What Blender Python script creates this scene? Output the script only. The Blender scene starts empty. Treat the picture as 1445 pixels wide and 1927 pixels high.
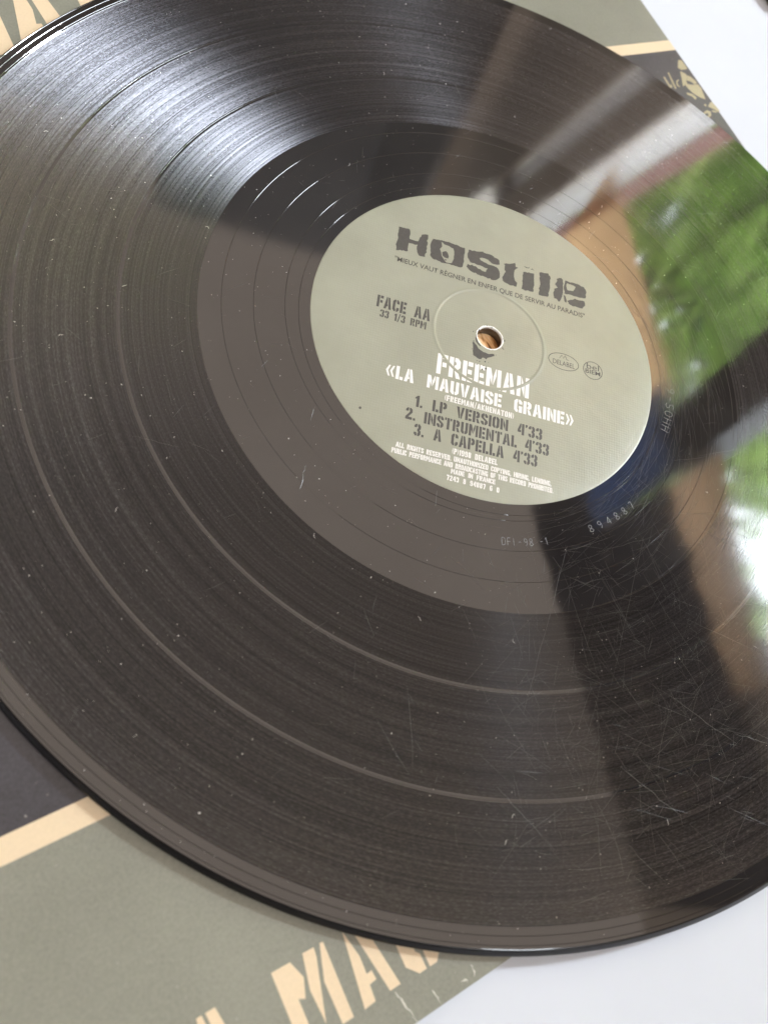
import bpy, bmesh, math, random
import numpy as np
from mathutils import Matrix, Vector

# ------------------------------------------------------------------ camera
MM = 0.001
ZR = 6.0            # record top above the table (mm)
ZS = 2.8            # sleeve top above the table (mm)
W, H, F = 1445.0, 1927.0, 1532.889
AZ, TILT, ROLL = (math.radians(a) for a in (-25.03128605, 29.03431777, 35.64739855))
CP = np.array([-63.23502966, -145.67212675, 169.99594284 + ZR])
RM = (Matrix.Rotation(AZ, 3, 'Z') @ Matrix.Rotation(TILT, 3, 'X') @ Matrix.Rotation(ROLL, 3, 'Z'))
RN = np.array(RM)

def px(x, y, z):
    """photo pixel -> point (mm) on the horizontal plane at height z (mm)"""
    d = RN @ np.array([(x - W / 2) / F, -(y - H / 2) / F, -1.0])
    t = (z - CP[2]) / d[2]
    return (CP[0] + t * d[0], CP[1] + t * d[1])

sc = bpy.context.scene
col = sc.collection
cam = bpy.data.cameras.new('camera')
cam.sensor_fit = 'VERTICAL'
cam.sensor_height = 36.0
cam.lens = F / H * 36.0
cam.clip_start = 0.005
cam.clip_end = 100
camo = bpy.data.objects.new('camera', cam)
camo.matrix_world = Matrix.Translation(Vector(CP * MM)) @ RM.to_4x4()
col.objects.link(camo)
sc.camera = camo
fx, fy = px(930, 760, ZR)
cam.dof.use_dof = True
cam.dof.focus_distance = float(-(RN.T @ (np.array([fx, fy, ZR]) - CP))[2]) * MM
cam.dof.aperture_fstop = 15.0

# ------------------------------------------------------------------ light
world = bpy.data.worlds.new('World')
sc.world = world
world.use_nodes = True
bg = world.node_tree.nodes['Background']
bg.inputs[0].default_value = (1.02, 0.855, 0.735, 1)      # soft light of the room round the table
bg.inputs[1].default_value = 0.98
SKY = 26.0                                             # daylight outside the window
sunl = bpy.data.lights.new('bright_sky_lamp', 'AREA')  # the brightest patch of sky behind the wide pane
sunl.shape = 'DISK'
sunl.size = 0.34
sunl.energy = 88.0
sunl.color = (0.82, 0.89, 1.0)
suno = bpy.data.objects.new('bright_sky_lamp', sunl)
_a, _e, _d = math.radians(29.0), math.radians(40.5), 3.3
suno.location = (_d * math.cos(_e) * math.cos(_a), _d * math.cos(_e) * math.sin(_a), _d * math.sin(_e))
suno.rotation_euler = (-suno.location).to_track_quat('-Z', 'Y').to_euler()
col.objects.link(suno)
vs = sc.view_settings
vs.view_transform = 'Standard'
vs.look = 'None'
vs.exposure = 0.0
vs.gamma = 1.0
vs.use_curve_mapping = False
sc.render.engine = 'CYCLES'
sc.cycles.use_denoising = True
sc.cycles.max_bounces = 8
sc.cycles.transparent_max_bounces = 12
sc.cycles.sample_clamp_indirect = 8.0

# ------------------------------------------------------------------ helpers
def tag(o, label=None, cat=None, group=None, kind=None):
    if label: o['label'] = label
    if cat: o['category'] = cat
    if group: o['group'] = group
    if kind: o['kind'] = kind
    return o

def empty(name, loc=(0, 0, 0), rz=0.0):
    o = bpy.data.objects.new(name, None)
    o.empty_display_size = 0.05
    o.location = [c * MM for c in loc]
    o.rotation_euler = (0, 0, rz)
    col.objects.link(o)
    return o

def build(name, verts, faces, mat, parent=None, smooth=False, loc=None):
    me = bpy.data.meshes.new(name)
    me.from_pydata([(x * MM, y * MM, z * MM) for x, y, z in verts], [], faces)
    me.validate(verbose=False)
    me.update()
    if smooth:
        me.shade_smooth()
    if mat: me.materials.append(mat)
    o = bpy.data.objects.new(name, me)
    col.objects.link(o)
    if parent: o.parent = parent
    if loc: o.location = [c * MM for c in loc]
    return o

class MB:
    def __init__(s): s.v = []; s.f = []
    def add(s, vs, fs):
        n = len(s.v); s.v += list(vs); s.f += [tuple(i + n for i in f) for f in fs]
    def poly(s, pts, z): s.add([(x, y, z) for x, y in pts], [tuple(range(len(pts)))])
    def box(s, x0, y0, z0, x1, y1, z1):
        s.add([(x0,y0,z0),(x1,y0,z0),(x1,y1,z0),(x0,y1,z0),(x0,y0,z1),(x1,y0,z1),(x1,y1,z1),(x0,y1,z1)],
              [(3,2,1,0),(4,5,6,7),(0,1,5,4),(1,2,6,5),(2,3,7,6),(3,0,4,7)])
    def slab(s, pts, z0, z1):
        n = len(pts)
        s.add([(x, y, z0) for x, y in pts] + [(x, y, z1) for x, y in pts],
              [tuple(range(n - 1, -1, -1)), tuple(range(n, 2 * n))] + [(i, (i + 1) % n, n + (i + 1) % n, n + i) for i in range(n)])
    def build(s, *a, **k): return build(a[0], s.v, s.f, *a[1:], **k)

def bevel(o, w, seg=2):
    m = o.modifiers.new('bevel', 'BEVEL'); m.width = w * MM; m.segments = seg; m.limit_method = 'ANGLE'
    return o

# ------------------------------------------------------------------ materials
def mat(name):
    m = bpy.data.materials.new(name)
    m.use_nodes = True
    nt = m.node_tree
    return m, nt, nt.nodes['Principled BSDF']

def N(nt, typ, **props):
    n = nt.nodes.new(typ)
    for k, v in props.items(): setattr(n, k, v)
    return n

def val(nt, a, op, b=None, c=None):
    n = N(nt, 'ShaderNodeMath', operation=op)
    for i, v in enumerate((a, b, c)):
        if v is None: continue
        if hasattr(v, 'is_output'): nt.links.new(v, n.inputs[i])
        else: n.inputs[i].default_value = v
    return n.outputs[0]

def ramp(nt, fac, stops):
    r = N(nt, 'ShaderNodeValToRGB')
    nt.links.new(fac, r.inputs[0])
    el = r.color_ramp.elements
    while len(el) < len(stops): el.new(0.5)
    for e, (p, c) in zip(el, stops):
        e.position = p
        e.color = (c[0], c[1], c[2], 1) if isinstance(c, (tuple, list)) else (c, c, c, 1)
    return r.outputs[0]

def noise(nt, vec, scale, detail=3, rough=0.5, dist=0.0, dim='3D'):
    n = N(nt, 'ShaderNodeTexNoise', noise_dimensions=dim)
    n.inputs['Scale'].default_value = scale
    n.inputs['Detail'].default_value = detail
    n.inputs['Roughness'].default_value = rough
    n.inputs['Distortion'].default_value = dist
    if vec is not None: nt.links.new(vec, n.inputs['Vector'])
    return n.outputs['Fac']

def objco(nt): return N(nt, 'ShaderNodeTexCoord').outputs['Object']

def bumpn(nt, h, strength, dist, target, normal=None):
    b = N(nt, 'ShaderNodeBump')
    b.inputs['Strength'].default_value = strength
    b.inputs['Distance'].default_value = dist
    nt.links.new(h, b.inputs['Height'])
    if normal is not None: nt.links.new(normal, b.inputs['Normal'])
    for t in (target if isinstance(target, list) else [target]):
        nt.links.new(b.outputs[0], t)
    return b.outputs[0]

def simple(name, c, rough=0.6, spec=0.5, grain=0.0, gscale=400, bump=0.0, metallic=0):
    m, nt, p = mat(name)
    p.inputs['Base Color'].default_value = (*c, 1)
    p.inputs['Roughness'].default_value = rough
    p.inputs['Specular IOR Level'].default_value = spec
    p.inputs['Metallic'].default_value = metallic
    if grain:
        co = objco(nt)
        f = noise(nt, co, gscale, 4, 0.6)
        lo = tuple(x * (1 - grain) for x in c); hi = tuple(min(1, x * (1 + grain)) for x in c)
        nt.links.new(ramp(nt, f, [(0.3, lo), (0.7, hi)]), p.inputs['Base Color'])
        if bump: bumpn(nt, f, bump, 0.0001, p.inputs['Normal'])
    return m

VINYL_IOR = 1.93
WALL_SLOPE = 0.70
def polar(nt):
    s = N(nt, 'ShaderNodeSeparateXYZ'); nt.links.new(objco(nt), s.inputs[0])
    x, y = s.outputs[0], s.outputs[1]
    r = val(nt, val(nt, val(nt, x, 'MULTIPLY', x), 'ADD', val(nt, y, 'MULTIPLY', y)), 'SQRT')
    return r, val(nt, y, 'ARCTAN2', x)

def combine(nt, x, y, z=0.0):
    c = N(nt, 'ShaderNodeCombineXYZ')
    for i, v in enumerate((x, y, z)):
        if hasattr(v, 'is_output'): nt.links.new(v, c.inputs[i])
        else: c.inputs[i].default_value = v
    return c.outputs[0]

def vinyl_smooth():
    m, nt, p = mat('vinyl_smooth')
    co = objco(nt)
    smudge = noise(nt, co, 28, 5, 0.6, 0.4)
    nt.links.new(ramp(nt, smudge, [(0.3, (0.014, 0.012, 0.011)), (0.75, (0.026, 0.023, 0.021))]), p.inputs['Base Color'])
    nt.links.new(ramp(nt, smudge, [(0.3, 0.03), (0.8, 0.09)]), p.inputs['Roughness'])
    p.inputs['IOR'].default_value = VINYL_IOR
    return m

def vinyl_groove(seed):
    m, nt, p = mat('vinyl_groove')
    r, th = polar(nt)
    # slow loudness rings, fine groove lines, and the cut's modulation along the groove
    rings = noise(nt, combine(nt, val(nt, r, 'MULTIPLY', 900), seed * 7.3), 1.0, 5, 0.75, dim='2D')
    lines = noise(nt, combine(nt, val(nt, r, 'MULTIPLY', 2600), val(nt, th, 'MULTIPLY', 5), seed), 1.0, 2, 0.6)
    wig = noise(nt, combine(nt, val(nt, r, 'MULTIPLY', 2100), val(nt, th, 'MULTIPLY', 95), seed * 3.1), 1.0, 2, 0.65)
    amp = ramp(nt, noise(nt, combine(nt, val(nt, r, 'MULTIPLY', 260), val(nt, th, 'MULTIPLY', 1.2), seed), 1.0, 3, 0.6), [(0.35, 0.25), (0.7, 1.0)])
    h = val(nt, val(nt, wig, 'MULTIPLY', amp), 'ADD', val(nt, lines, 'MULTIPLY', 0.35))
    nt.links.new(ramp(nt, rings, [(0.3, (0.006, 0.0051, 0.0046)), (0.7, (0.0125, 0.0105, 0.0095))]), p.inputs['Base Color'])
    p.inputs['IOR'].default_value = 1.6
    lw = N(nt, 'ShaderNodeLayerWeight')                # flat lands between the grooves gain at a glancing view
    mr = N(nt, 'ShaderNodeMapRange'); mr.inputs[1].default_value = 0.10; mr.inputs[2].default_value = 0.38; mr.inputs[3].default_value = 0.18; mr.inputs[4].default_value = 1.0
    nt.links.new(lw.outputs['Facing'], mr.inputs[0]); nt.links.new(mr.outputs[0], p.inputs['Specular IOR Level'])
    p.inputs['Roughness'].default_value = 0.06
    p.inputs['Anisotropic'].default_value = 0.4
    nt.links.new(N(nt, 'ShaderNodeTangent', direction_type='RADIAL', axis='Z').outputs[0], p.inputs['Tangent'])
    p.inputs['Anisotropic Rotation'].default_value = 0.25
    # the two walls of the V groove: each throws its own narrow streak along the radius
    s_ = N(nt, 'ShaderNodeSeparateXYZ'); nt.links.new(objco(nt), s_.inputs[0])
    tg = N(nt, 'ShaderNodeTangent', direction_type='RADIAL', axis='Z')
    grain = noise(nt, combine(nt, val(nt, r, 'MULTIPLY', 4600), val(nt, th, 'MULTIPLY', 150), seed * 5.7), 1.0, 2, 0.7)
    circ = noise(nt, combine(nt, val(nt, r, 'MULTIPLY', 3200), val(nt, th, 'MULTIPLY', 0.6), seed * 2.9), 1.0, 3, 0.7)
    spark = val(nt, ramp(nt, grain, [(0.40, 0.62), (0.56, 1.0), (0.72, 1.8)]), 'MULTIPLY', ramp(nt, circ, [(0.36, 0.6), (0.5, 0.97), (0.66, 1.4)]))
    gbase = ramp(nt, rings, [(0.25, (0.015, 0.015, 0.0165)), (0.75, (0.052, 0.052, 0.056))])
    gm = N(nt, 'ShaderNodeMix', data_type='RGBA', blend_type='MULTIPLY'); gm.inputs[0].default_value = 1.0
    nt.links.new(gbase, gm.inputs[6]); nt.links.new(spark, gm.inputs[7]); gcol = gm.outputs[2]
    bumpn(nt, lines, 0.5, 0.000006, p.inputs['Normal'])
    last = p.outputs[0]
    for sg in (-1, 1):
        k = sg * WALL_SLOPE
        nx = val(nt, val(nt, s_.outputs[0], 'DIVIDE', r), 'MULTIPLY', k); ny = val(nt, val(nt, s_.outputs[1], 'DIVIDE', r), 'MULTIPLY', k)
        nn = N(nt, 'ShaderNodeVectorMath', operation='NORMALIZE'); nt.links.new(combine(nt, nx, ny, 1.0), nn.inputs[0])
        g = N(nt, 'ShaderNodeBsdfAnisotropic', distribution='BECKMANN')
        nt.links.new(tg.outputs[0], g.inputs['Tangent'])
        g.inputs['Roughness'].default_value = 0.33
        g.inputs['Anisotropy'].default_value = 0.5
        if sg < 0: nt.links.new(gcol, g.inputs['Color'])
        else: g.inputs['Color'].default_value = (0.006, 0.006, 0.0065, 1)
        bumpn(nt, h, 1.0, 0.000032, g.inputs['Normal'], nn.outputs[0])
        a = N(nt, 'ShaderNodeAddShader')
        nt.links.new(last, a.inputs[0]); nt.links.new(g.outputs[0], a.inputs[1])
        last = a.outputs[0]
    nt.links.new(last, nt.nodes['Material Output'].inputs['Surface'])
    return m

def label_paper():
    m, nt, p = mat('label_paper')
    co = objco(nt)
    blot = noise(nt, co, 60, 5, 0.6)
    nt.links.new(ramp(nt, blot, [(0.3, (0.270, 0.272, 0.207)), (0.72, (0.312, 0.314, 0.242))]), p.inputs['Base Color'])
    p.inputs['Roughness'].default_value = 0.30
    p.inputs['Specular IOR Level'].default_value = 0.8
    w1 = N(nt, 'ShaderNodeTexWave', bands_direction='X'); w1.inputs['Scale'].default_value = 420
    w2 = N(nt, 'ShaderNodeTexWave', bands_direction='Y'); w2.inputs['Scale'].default_value = 420
    for w in (w1, w2):
        w.inputs['Distortion'].default_value = 1.5; w.inputs['Detail'].default_value = 2
        nt.links.new(co, w.inputs['Vector'])
    weave = val(nt, w1.outputs['Fac'], 'ADD', w2.outputs['Fac'])
    wob = noise(nt, co, 130, 4, 0.6)
    b1 = bumpn(nt, wob, 0.25, 0.0006, p.inputs['Normal'])
    bumpn(nt, weave, 0.12, 0.00006, p.inputs['Normal'], b1)
    return m

def card(name, c, wear=0.18):
    m, nt, p = mat(name)
    co = objco(nt)
    big = noise(nt, co, 22, 6, 0.65)
    fine = noise(nt, co, 1500, 3, 0.7)
    f = val(nt, val(nt, big, 'MULTIPLY', 0.5), 'ADD', val(nt, fine, 'MULTIPLY', 0.5))
    lo = tuple(x * (1 - wear) for x in c); hi = tuple(min(1, x * (1 + wear)) for x in c)
    nt.links.new(ramp(nt, f, [(0.35, lo), (0.65, hi)]), p.inputs['Base Color'])
    sp = ramp(nt, noise(nt, co, 620, 5, 0.75), [(0.66, 0.0), (0.74, 0.5)])   # rubbed specks in the print
    mxc = N(nt, 'ShaderNodeMix', data_type='RGBA'); src = p.inputs['Base Color'].links[0].from_socket
    nt.links.new(sp, mxc.inputs[0]); nt.links.new(src, mxc.inputs[6]); mxc.inputs[7].default_value = (0.55, 0.53, 0.48, 1)
    nt.links.new(mxc.outputs[2], p.inputs['Base Color'])
    p.inputs['Roughness'].default_value = 0.31
    p.inputs['Specular IOR Level'].default_value = 0.75
    bumpn(nt, fine, 0.12, 0.0001, p.inputs['Normal'])
    return m

M = {}
M['smooth'] = vinyl_smooth()
M['label'] = label_paper()
m, nt, p = mat('vinyl_edge')
p.inputs['Base Color'].default_value = (0.006, 0.0055, 0.006, 1); p.inputs['Roughness'].default_value = 0.22; p.inputs['IOR'].default_value = 1.36
bumpn(nt, noise(nt, objco(nt), 900, 3, 0.6), 0.25, 0.0001, p.inputs['Normal'])
M['edge'] = m
M['ink'] = simple('grey_ink', (0.066, 0.061, 0.055), 0.42, 0.5, 0.12, 900)
M['white_ink'] = simple('white_ink', (0.76, 0.73, 0.70), 0.45)
M['paper_edge'] = simple('torn_paper_edge', (0.85, 0.84, 0.81), 0.8, 0.2)
M['olive'] = card('olive_card', (0.212, 0.214, 0.170))
M['cream'] = card('cream_card', (0.69, 0.55, 0.37), 0.05)
M['charcoal'] = card('charcoal_card', (0.036, 0.035, 0.043), 0.5)
M['gold'] = card('faded_gold_card', (0.36, 0.315, 0.185), 0.15)
M['board'] = simple('grey_board_edge', (0.55, 0.50, 0.42), 0.8)
M['crease'] = simple('worn_crease', (0.62, 0.60, 0.52), 0.8)
M['table'] = simple('white_laminate', (0.58, 0.605, 0.655), 0.6, 0.25, 0.03, 14)
M['dust'] = simple('dust', (0.74, 0.72, 0.69), 0.9, 0.1)
M['etch'] = simple('etched_vinyl_glint', (0.15, 0.15, 0.155), 0.5, 0.6)  # pale grey stands in for light caught by the etched strokes
m, nt, p = mat('scratched_vinyl')
p.inputs['Base Color'].default_value = (0.03, 0.03, 0.03, 1)
p.inputs['Roughness'].default_value = 0.28
p.inputs['IOR'].default_value = 2.2
M['scratch'] = m

# ------------------------------------------------------------------ table
t = MB(); t.box(-900, -700, -25, 700, 900, 0)
tag(bevel(t.build('table_top', M['table']), 3), kind='structure')

# ------------------------------------------------------------------ record sleeve
TH = math.radians(34.5)
sleeve = empty('record_sleeve', (0, 0, 0), TH)
tag(sleeve, 'worn olive green card record sleeve with cream stripes and stencil lettering under the record', 'record sleeve')
cu, su = math.cos(TH), math.sin(TH)
def sl(x, y, z=ZS):
    X, Y = px(x, y, z)
    return (X * cu + Y * su, -X * su + Y * cu)
UL, VB, VT = -164.0, -133.0, 180.0
UR = lambda v: 148.9 + (v - 66.5) * 0.031
V1a, V1b, V2a, V2b = -72.8, -67.9, 97.8, 103.0
# lower panel and front panel of the sleeve, with a little air between
def warped(name, z0, th, m, inset=0.0):
    n = 24; v = []; f = []
    for k in (0, 1):
        for j in range(n + 1):
            for i in range(n + 1):
                w = VB + inset + (VT - VB - 2 * inset) * j / n; u = UL + inset + (UR(w) - UL - 2 * inset) * i / n
                v.append((u, w, z0 + th * k))
    q = (n + 1) * (n + 1)
    for j in range(n):
        for i in range(n):
            a = j * (n + 1) + i
            f.append((q + a, q + a + 1, q + a + n + 2, q + a + n + 1)); f.append((a + n + 1, a + n + 2, a + 1, a))
    for i in range(n):
        a, b = i, i + 1; f.append((a, b, q + b, q + a))
        a, b = n * (n + 1) + i + 1, n * (n + 1) + i; f.append((a, b, q + b, q + a))
        a, b = (i + 1) * (n + 1), i * (n + 1); f.append((a, b, q + b, q + a))
        a, b = i * (n + 1) + n, (i + 1) * (n + 1) + n; f.append((a, b, q + b, q + a))
    return build(name, v, f, m, sleeve)
warped('back_panel', 0.05, 0.5, M['board'], 0.3)
inner = MB(); inner.box(UL + 2, VB + 2, 0.6, 138, VT - 2, ZS - 0.6); inner.build('inner_sleeve', M['paper_edge'], sleeve)
warped('front_panel', ZS - 0.55, 0.53, M['olive'])
def print_rect(name, u0, v0, u1, v1, m, z=ZS, parent=sleeve):
    b = MB(); b.poly([(u0, v0), (u1(v0), v0), (u1(v1), v1), (u0, v1)], z); return b.build(name, m, parent)
print_rect('charcoal_band', UL, V1b, UR, V2a, M['charcoal'])
print_rect('cream_stripe', UL, V1a, UR, V1b, M['cream'])
print_rect('cream_stripe', UL, V2a, UR, V2b, M['cream'])

# ------------------------------------------------------------------ stencil alphabet (10 units high)
def R(x0, y0, x1, y1): return [(x0, y0), (x1, y0), (x1, y1), (x0, y1)]
def mx(p, w): return [(w - x, y) for x, y in reversed(p)]
def my(p): return [(x, 10 - y) for x, y in reversed(p)]
STEM = R(0, 0, 2.4, 10)
HALF = [(2.9, 0), (1.6, 0), (0, 1.6), (0, 8.4), (1.6, 10), (2.9, 10), (2.9, 7.9), (2.4, 7.4), (2.4, 2.6), (2.9, 2.1)]
NUBTR = [(3.6, 10), (4.8, 10), (6.3, 8.4), (6.3, 6.6), (3.9, 6.6), (3.9, 7.5), (3.6, 7.9)]
BOWL = [(3.0, 10), (4.8, 10), (6.3, 8.6), (6.3, 5.6), (4.8, 4.2), (3.0, 4.2), (3.0, 6.1), (3.9, 6.5), (3.9, 7.7), (3.0, 8.1)]
SB = [(0, 6.2), (0, 8.4), (1.6, 10), (2.9, 10), (2.9, 7.9), (2.4, 7.4), (2.4, 6.6), (6.2, 3.8), (6.2, 1.6), (4.6, 0), (3.4, 0), (3.4, 2.1), (3.8, 2.6), (3.8, 3.4)]
NUB3 = [(2.6, 10), (1.4, 10), (0, 8.6), (0, 7.0), (2.3, 7.0), (2.3, 7.7), (2.6, 7.9)]
SIX = [HALF, [(3.5, 6.2), (4.8, 6.2), (6.3, 5.0), (6.3, 1.6), (4.8, 0), (3.5, 0), (3.5, 2.1), (3.9, 2.5), (3.9, 4.0), (3.5, 4.3)], [(3.5, 10), (4.8, 10), (6.3, 8.6), (6.3, 7.3), (3.9, 7.3), (3.9, 7.6), (3.5, 7.9)]]
EIGHT = [(2.7, 10), (1.5, 10), (0, 8.6), (0, 6.2), (.9, 5.2), (0, 4.2), (0, 1.4), (1.5, 0), (2.7, 0), (2.7, 2.1), (2.4, 2.5), (2.4, 3.8), (2.7, 4.3), (2.7, 6.0), (2.4, 6.4), (2.4, 7.5), (2.7, 7.9)]
G = {
 'A': (7.2, [[(0, 0), (2.2, 0), (2.7, 2.3), (3.9, 2.3), (3.6, 4.1), (3.0, 4.1), (3.35, 6.3), (2.9, 10), (2.0, 10)], [(4.7, 0), (7.2, 0), (5.2, 10), (3.5, 10)]]),
 'B': (6.4, [STEM, BOWL, [(3.0, 3.6), (4.8, 3.6), (6.4, 2.6), (6.4, 1.2), (4.8, 0), (3.0, 0), (3.0, 1.6), (3.9, 1.9), (3.9, 2.2), (3.0, 2.4)]]),
 'C': (6.3, [HALF, NUBTR, my(NUBTR)]),
 'D': (6.5, [STEM, mx(HALF, 6.5)[0:0] or [(3.0, 0), (4.9, 0), (6.5, 1.6), (6.5, 8.4), (4.9, 10), (3.0, 10), (3.0, 7.9), (4.1, 7.4), (4.1, 2.6), (3.0, 2.1)]]),
 'E': (5.8, [STEM, R(3.0, 7.8, 5.8, 10), R(3.0, 3.9, 5.3, 6.1), R(3.0, 0, 5.8, 2.2)]),
 'F': (5.8, [STEM, R(3.0, 7.7, 5.8, 10), R(3.0, 3.9, 5.3, 6.1)]),
 'G': (6.4, [HALF, NUBTR, [(3.6, 0), (6.4, 0), (6.4, 5.0), (3.6, 5.0), (3.6, 3.2), (4.0, 3.2), (4.0, 2.1), (3.6, 2.1)]]),
 'H': (6.9, [STEM, R(4.5, 0, 6.9, 10), R(2.9, 4, 4.0, 6)]),
 'I': (2.4, [STEM]),
 'K': (7.0, [STEM, [(3.0, 5.4), (3.0, 6.4), (4.6, 10), (7.0, 10), (4.7, 5.4)], [(3.0, 4.8), (4.7, 4.8), (7.0, 0), (4.6, 0), (3.0, 3.6)]]),
 'L': (5.4, [STEM, R(3.0, 0, 5.4, 2.4)]),
 'M': (8.6, [[(0, 0), (2.2, 0), (2.2, 5.2), (3.5, 1.8), (3.5, 6.2), (2.4, 10), (0, 10)], [(4.1, 1.6), (5.8, 6.6), (5.8, 10), (5.3, 10), (4.1, 6.2)], R(6.4, 0, 8.6, 10)]),
 'N': (7.2, [R(0, 0, 2.2, 10), [(2.7, 4.6), (4.5, 0), (4.5, 5.2), (2.7, 9.8)], R(5.0, 0, 7.2, 10)]),
 'O': (6.4, [HALF, mx(HALF, 6.4)]),
 'P': (6.3, [STEM, BOWL]),
 'R': (6.6, [STEM, BOWL, [(3.2, 3.7), (5.0, 3.7), (6.6, 0), (4.2, 0)]]),
 'S': (6.2, [SB, [(3.4, 10), (4.6, 10), (6.2, 8.4), (6.2, 6.8), (3.8, 6.8), (3.8, 7.6), (3.4, 7.9)], [(2.9, 0), (1.6, 0), (0, 1.6), (0, 3.2), (2.4, 3.2), (2.4, 2.4), (2.9, 2.1)]]),
 'T': (6.6, [R(2.1, 0, 4.5, 10), R(0, 7.8, 1.6, 10), R(5.0, 7.8, 6.6, 10)]),
 'U': (6.5, [[(0, 10), (0, 1.6), (1.6, 0), (2.95, 0), (2.95, 2.1), (2.4, 2.6), (2.4, 10)], mx([(0, 10), (0, 1.6), (1.6, 0), (2.95, 0), (2.95, 2.1), (2.4, 2.6), (2.4, 10)], 6.5)]),
 'V': (7.0, [[(0, 10), (2.3, 0), (3.2, 0), (3.2, 3.5), (2.3, 10)], [(3.8, 0), (4.8, 0), (7, 10), (4.8, 10), (3.8, 3.5)]]),
 'Y': (6.8, [[(0, 10), (2.1, 4.6), (3.1, 4.6), (3.1, 6.4), (2.4, 10)], [(3.7, 4.6), (4.7, 4.6), (6.8, 10), (4.4, 10), (3.7, 6.4)], R(2.2, 0, 4.6, 4.0)]),
 'Z': (6.0, [[(0, 10), (0, 7.8), (3.4, 7.8), (0, 2), (0, 0), (6, 0), (6, 2.2), (2.6, 2.2), (6, 8), (6, 10)]]),
 '0': (6.2, [HALF, mx(HALF, 6.2)]),
 '1': (3.6, [[(1.2, 0), (3.6, 0), (3.6, 10), (2.2, 10), (0, 8.2), (0, 6.6), (1.2, 7.4)]]),
 '2': (6.0, [[(0, 0), (6, 0), (6, 2.2), (2.6, 2.2), (6, 6.4), (6, 8.6), (4.6, 10), (3.2, 10), (3.2, 7.9), (3.6, 7.6), (3.6, 6.6), (0, 2)], NUB3]),
 '3': (6.0, [[(3.2, 10), (3.2, 7.9), (3.6, 7.6), (3.6, 6.5), (2.9, 6.0), (2.9, 4.3), (3.6, 3.8), (3.6, 2.5), (3.2, 2.1), (3.2, 0), (4.6, 0), (6, 1.6), (6, 4.2), (5, 5.2), (6, 6.2), (6, 8.6), (4.6, 10)], NUB3, my(NUB3)]),
 '4': (6.2, [[(0, 2.2), (3.3, 2.2), (3.3, 4.2), (2.2, 4.2), (3.3, 7), (3.3, 10), (2.4, 10), (0, 4.2)], R(3.9, 0, 6.2, 10)]),
 '6': (6.3, SIX),
 '7': (6.0, [[(0, 10), (0, 7.8), (3.4, 7.8), (1.5, 0), (4, 0), (6, 8), (6, 10)]]),
 '8': (6.0, [EIGHT, mx(EIGHT, 6.0)]),
 '9': (6.3, [[(6.3 - x, 10 - y) for x, y in q] for q in SIX]),
 '.': (2.0, [R(0, 0, 2, 2)]), ',': (2.0, [[(0, 0), (.6, -1.8), (2, .2), (2, 2), (0, 2)]]),
 "'": (2.0, [[(0.3, 7), (2, 8.4), (2, 10), (0, 10), (0, 8.2)]]),
 '(': (2.6, [[(2.6, 10.6), (0.8, 8.4), (0, 5), (0.8, 1.6), (2.6, -.6), (1.9, 2.2), (1.6, 5), (1.9, 7.8)]]),
 ')': (2.6, [[(0, 10.6), (.7, 7.8), (1.0, 5), (.7, 2.2), (0, -.6), (1.8, 1.6), (2.6, 5), (1.8, 8.4)]]),
 '/': (4.5, [[(0, -.8), (1.5, -.8), (4.5, 10.8), (3.0, 10.8)]]),
 '<': (6.6, [[(0, 5), (2.0, .8), (3.3, .8), (1.7, 5), (3.3, 9.2), (2.0, 9.2)], [(3.1, 5), (5.1, .8), (6.4, .8), (4.8, 5), (6.4, 9.2), (5.1, 9.2)]]),
}
G['>'] = (6.6, [mx(q, 6.6) for q in G['<'][1]])

def stencil(text, x0, x1, y0, hgt, sp=1.0, space=5.5):
    x = 0.0; out = []
    for ch in text:
        if ch == ' ': x += space; continue
        w, ps = G[ch]
        out += [[(px_ + x, py_) for px_, py_ in q] for q in ps]
        x += w + sp
    tot = x - sp
    kx, ky = (x1 - x0) / tot, hgt / 10.0
    return [[(x0 + a * kx, y0 + b * ky) for a, b in q] for q in out]

def stencil_obj(name, text, x0, x1, y0, hgt, m, parent, z, **k):
    b = MB()
    for q in stencil(text, x0, x1, y0, hgt, **k): b.poly(q, z)
    return b.build(name, m, parent)

# big lettering on the sleeve: foot line and head line
def letters(places, v0, hgt):
    for ch, u, wid in places:
        w, ps = G[ch]; k = wid / w
        b = MB()
        for q in ps: b.poly([(u + a * k, v0 + y * hgt / 10) for a, y in q], ZS + 0.012)
        b.build('letter', M['cream'], sleeve)
letters((('L', -143.0, 7.0), ('A', -133.2, 8.1)), -126.0, 14.2)
letters((('U', -92.6, 8.2), ('V', -82.6, 8.0), ('A', -73.6, 8.1)), -126.0, 14.2)
for q in ([[(-116.2, -111.8), (-116.2, -126), (-113.4, -126), (-113.4, -118.2), (-112.2, -118.8), (-111.0, -115.4), (-112.3, -111.9)],
           [(-109.6, -111.7), (-110.9, -118.0), (-110.5, -124.4), (-107.4, -113.5), (-107.2, -111.8)], [(-105.9, -111.7), (-107.9, -118.0), (-107.8, -126.0), (-105.4, -126.0), (-105.2, -111.9)]],
          [[(-101.1, -112.0), (-103.0, -126.0), (-100.5, -125.8), (-100.3, -122.8), (-98.7, -122.6), (-98.9, -120.8), (-100.0, -120.9), (-99.9, -117.5)], [(-99.5, -112.0), (-97.2, -125.7), (-94.8, -125.7), (-97.0, -112.0)]]):
    b = MB()
    for q_ in q: b.poly(q_, ZS + 0.012)
    b.build('letter', M['cream'], sleeve)
letters((('F', -164.0 + 2, 13.0), ('R', -146.5, 14.0), ('E', -129.5, 12.0)), 122.5, 25.6)
letters((('M', -107.1, 20.0), ('A', -85.4, 16.4), ('N', -64.2, 16.0)), 122.5, 25.6)

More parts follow.
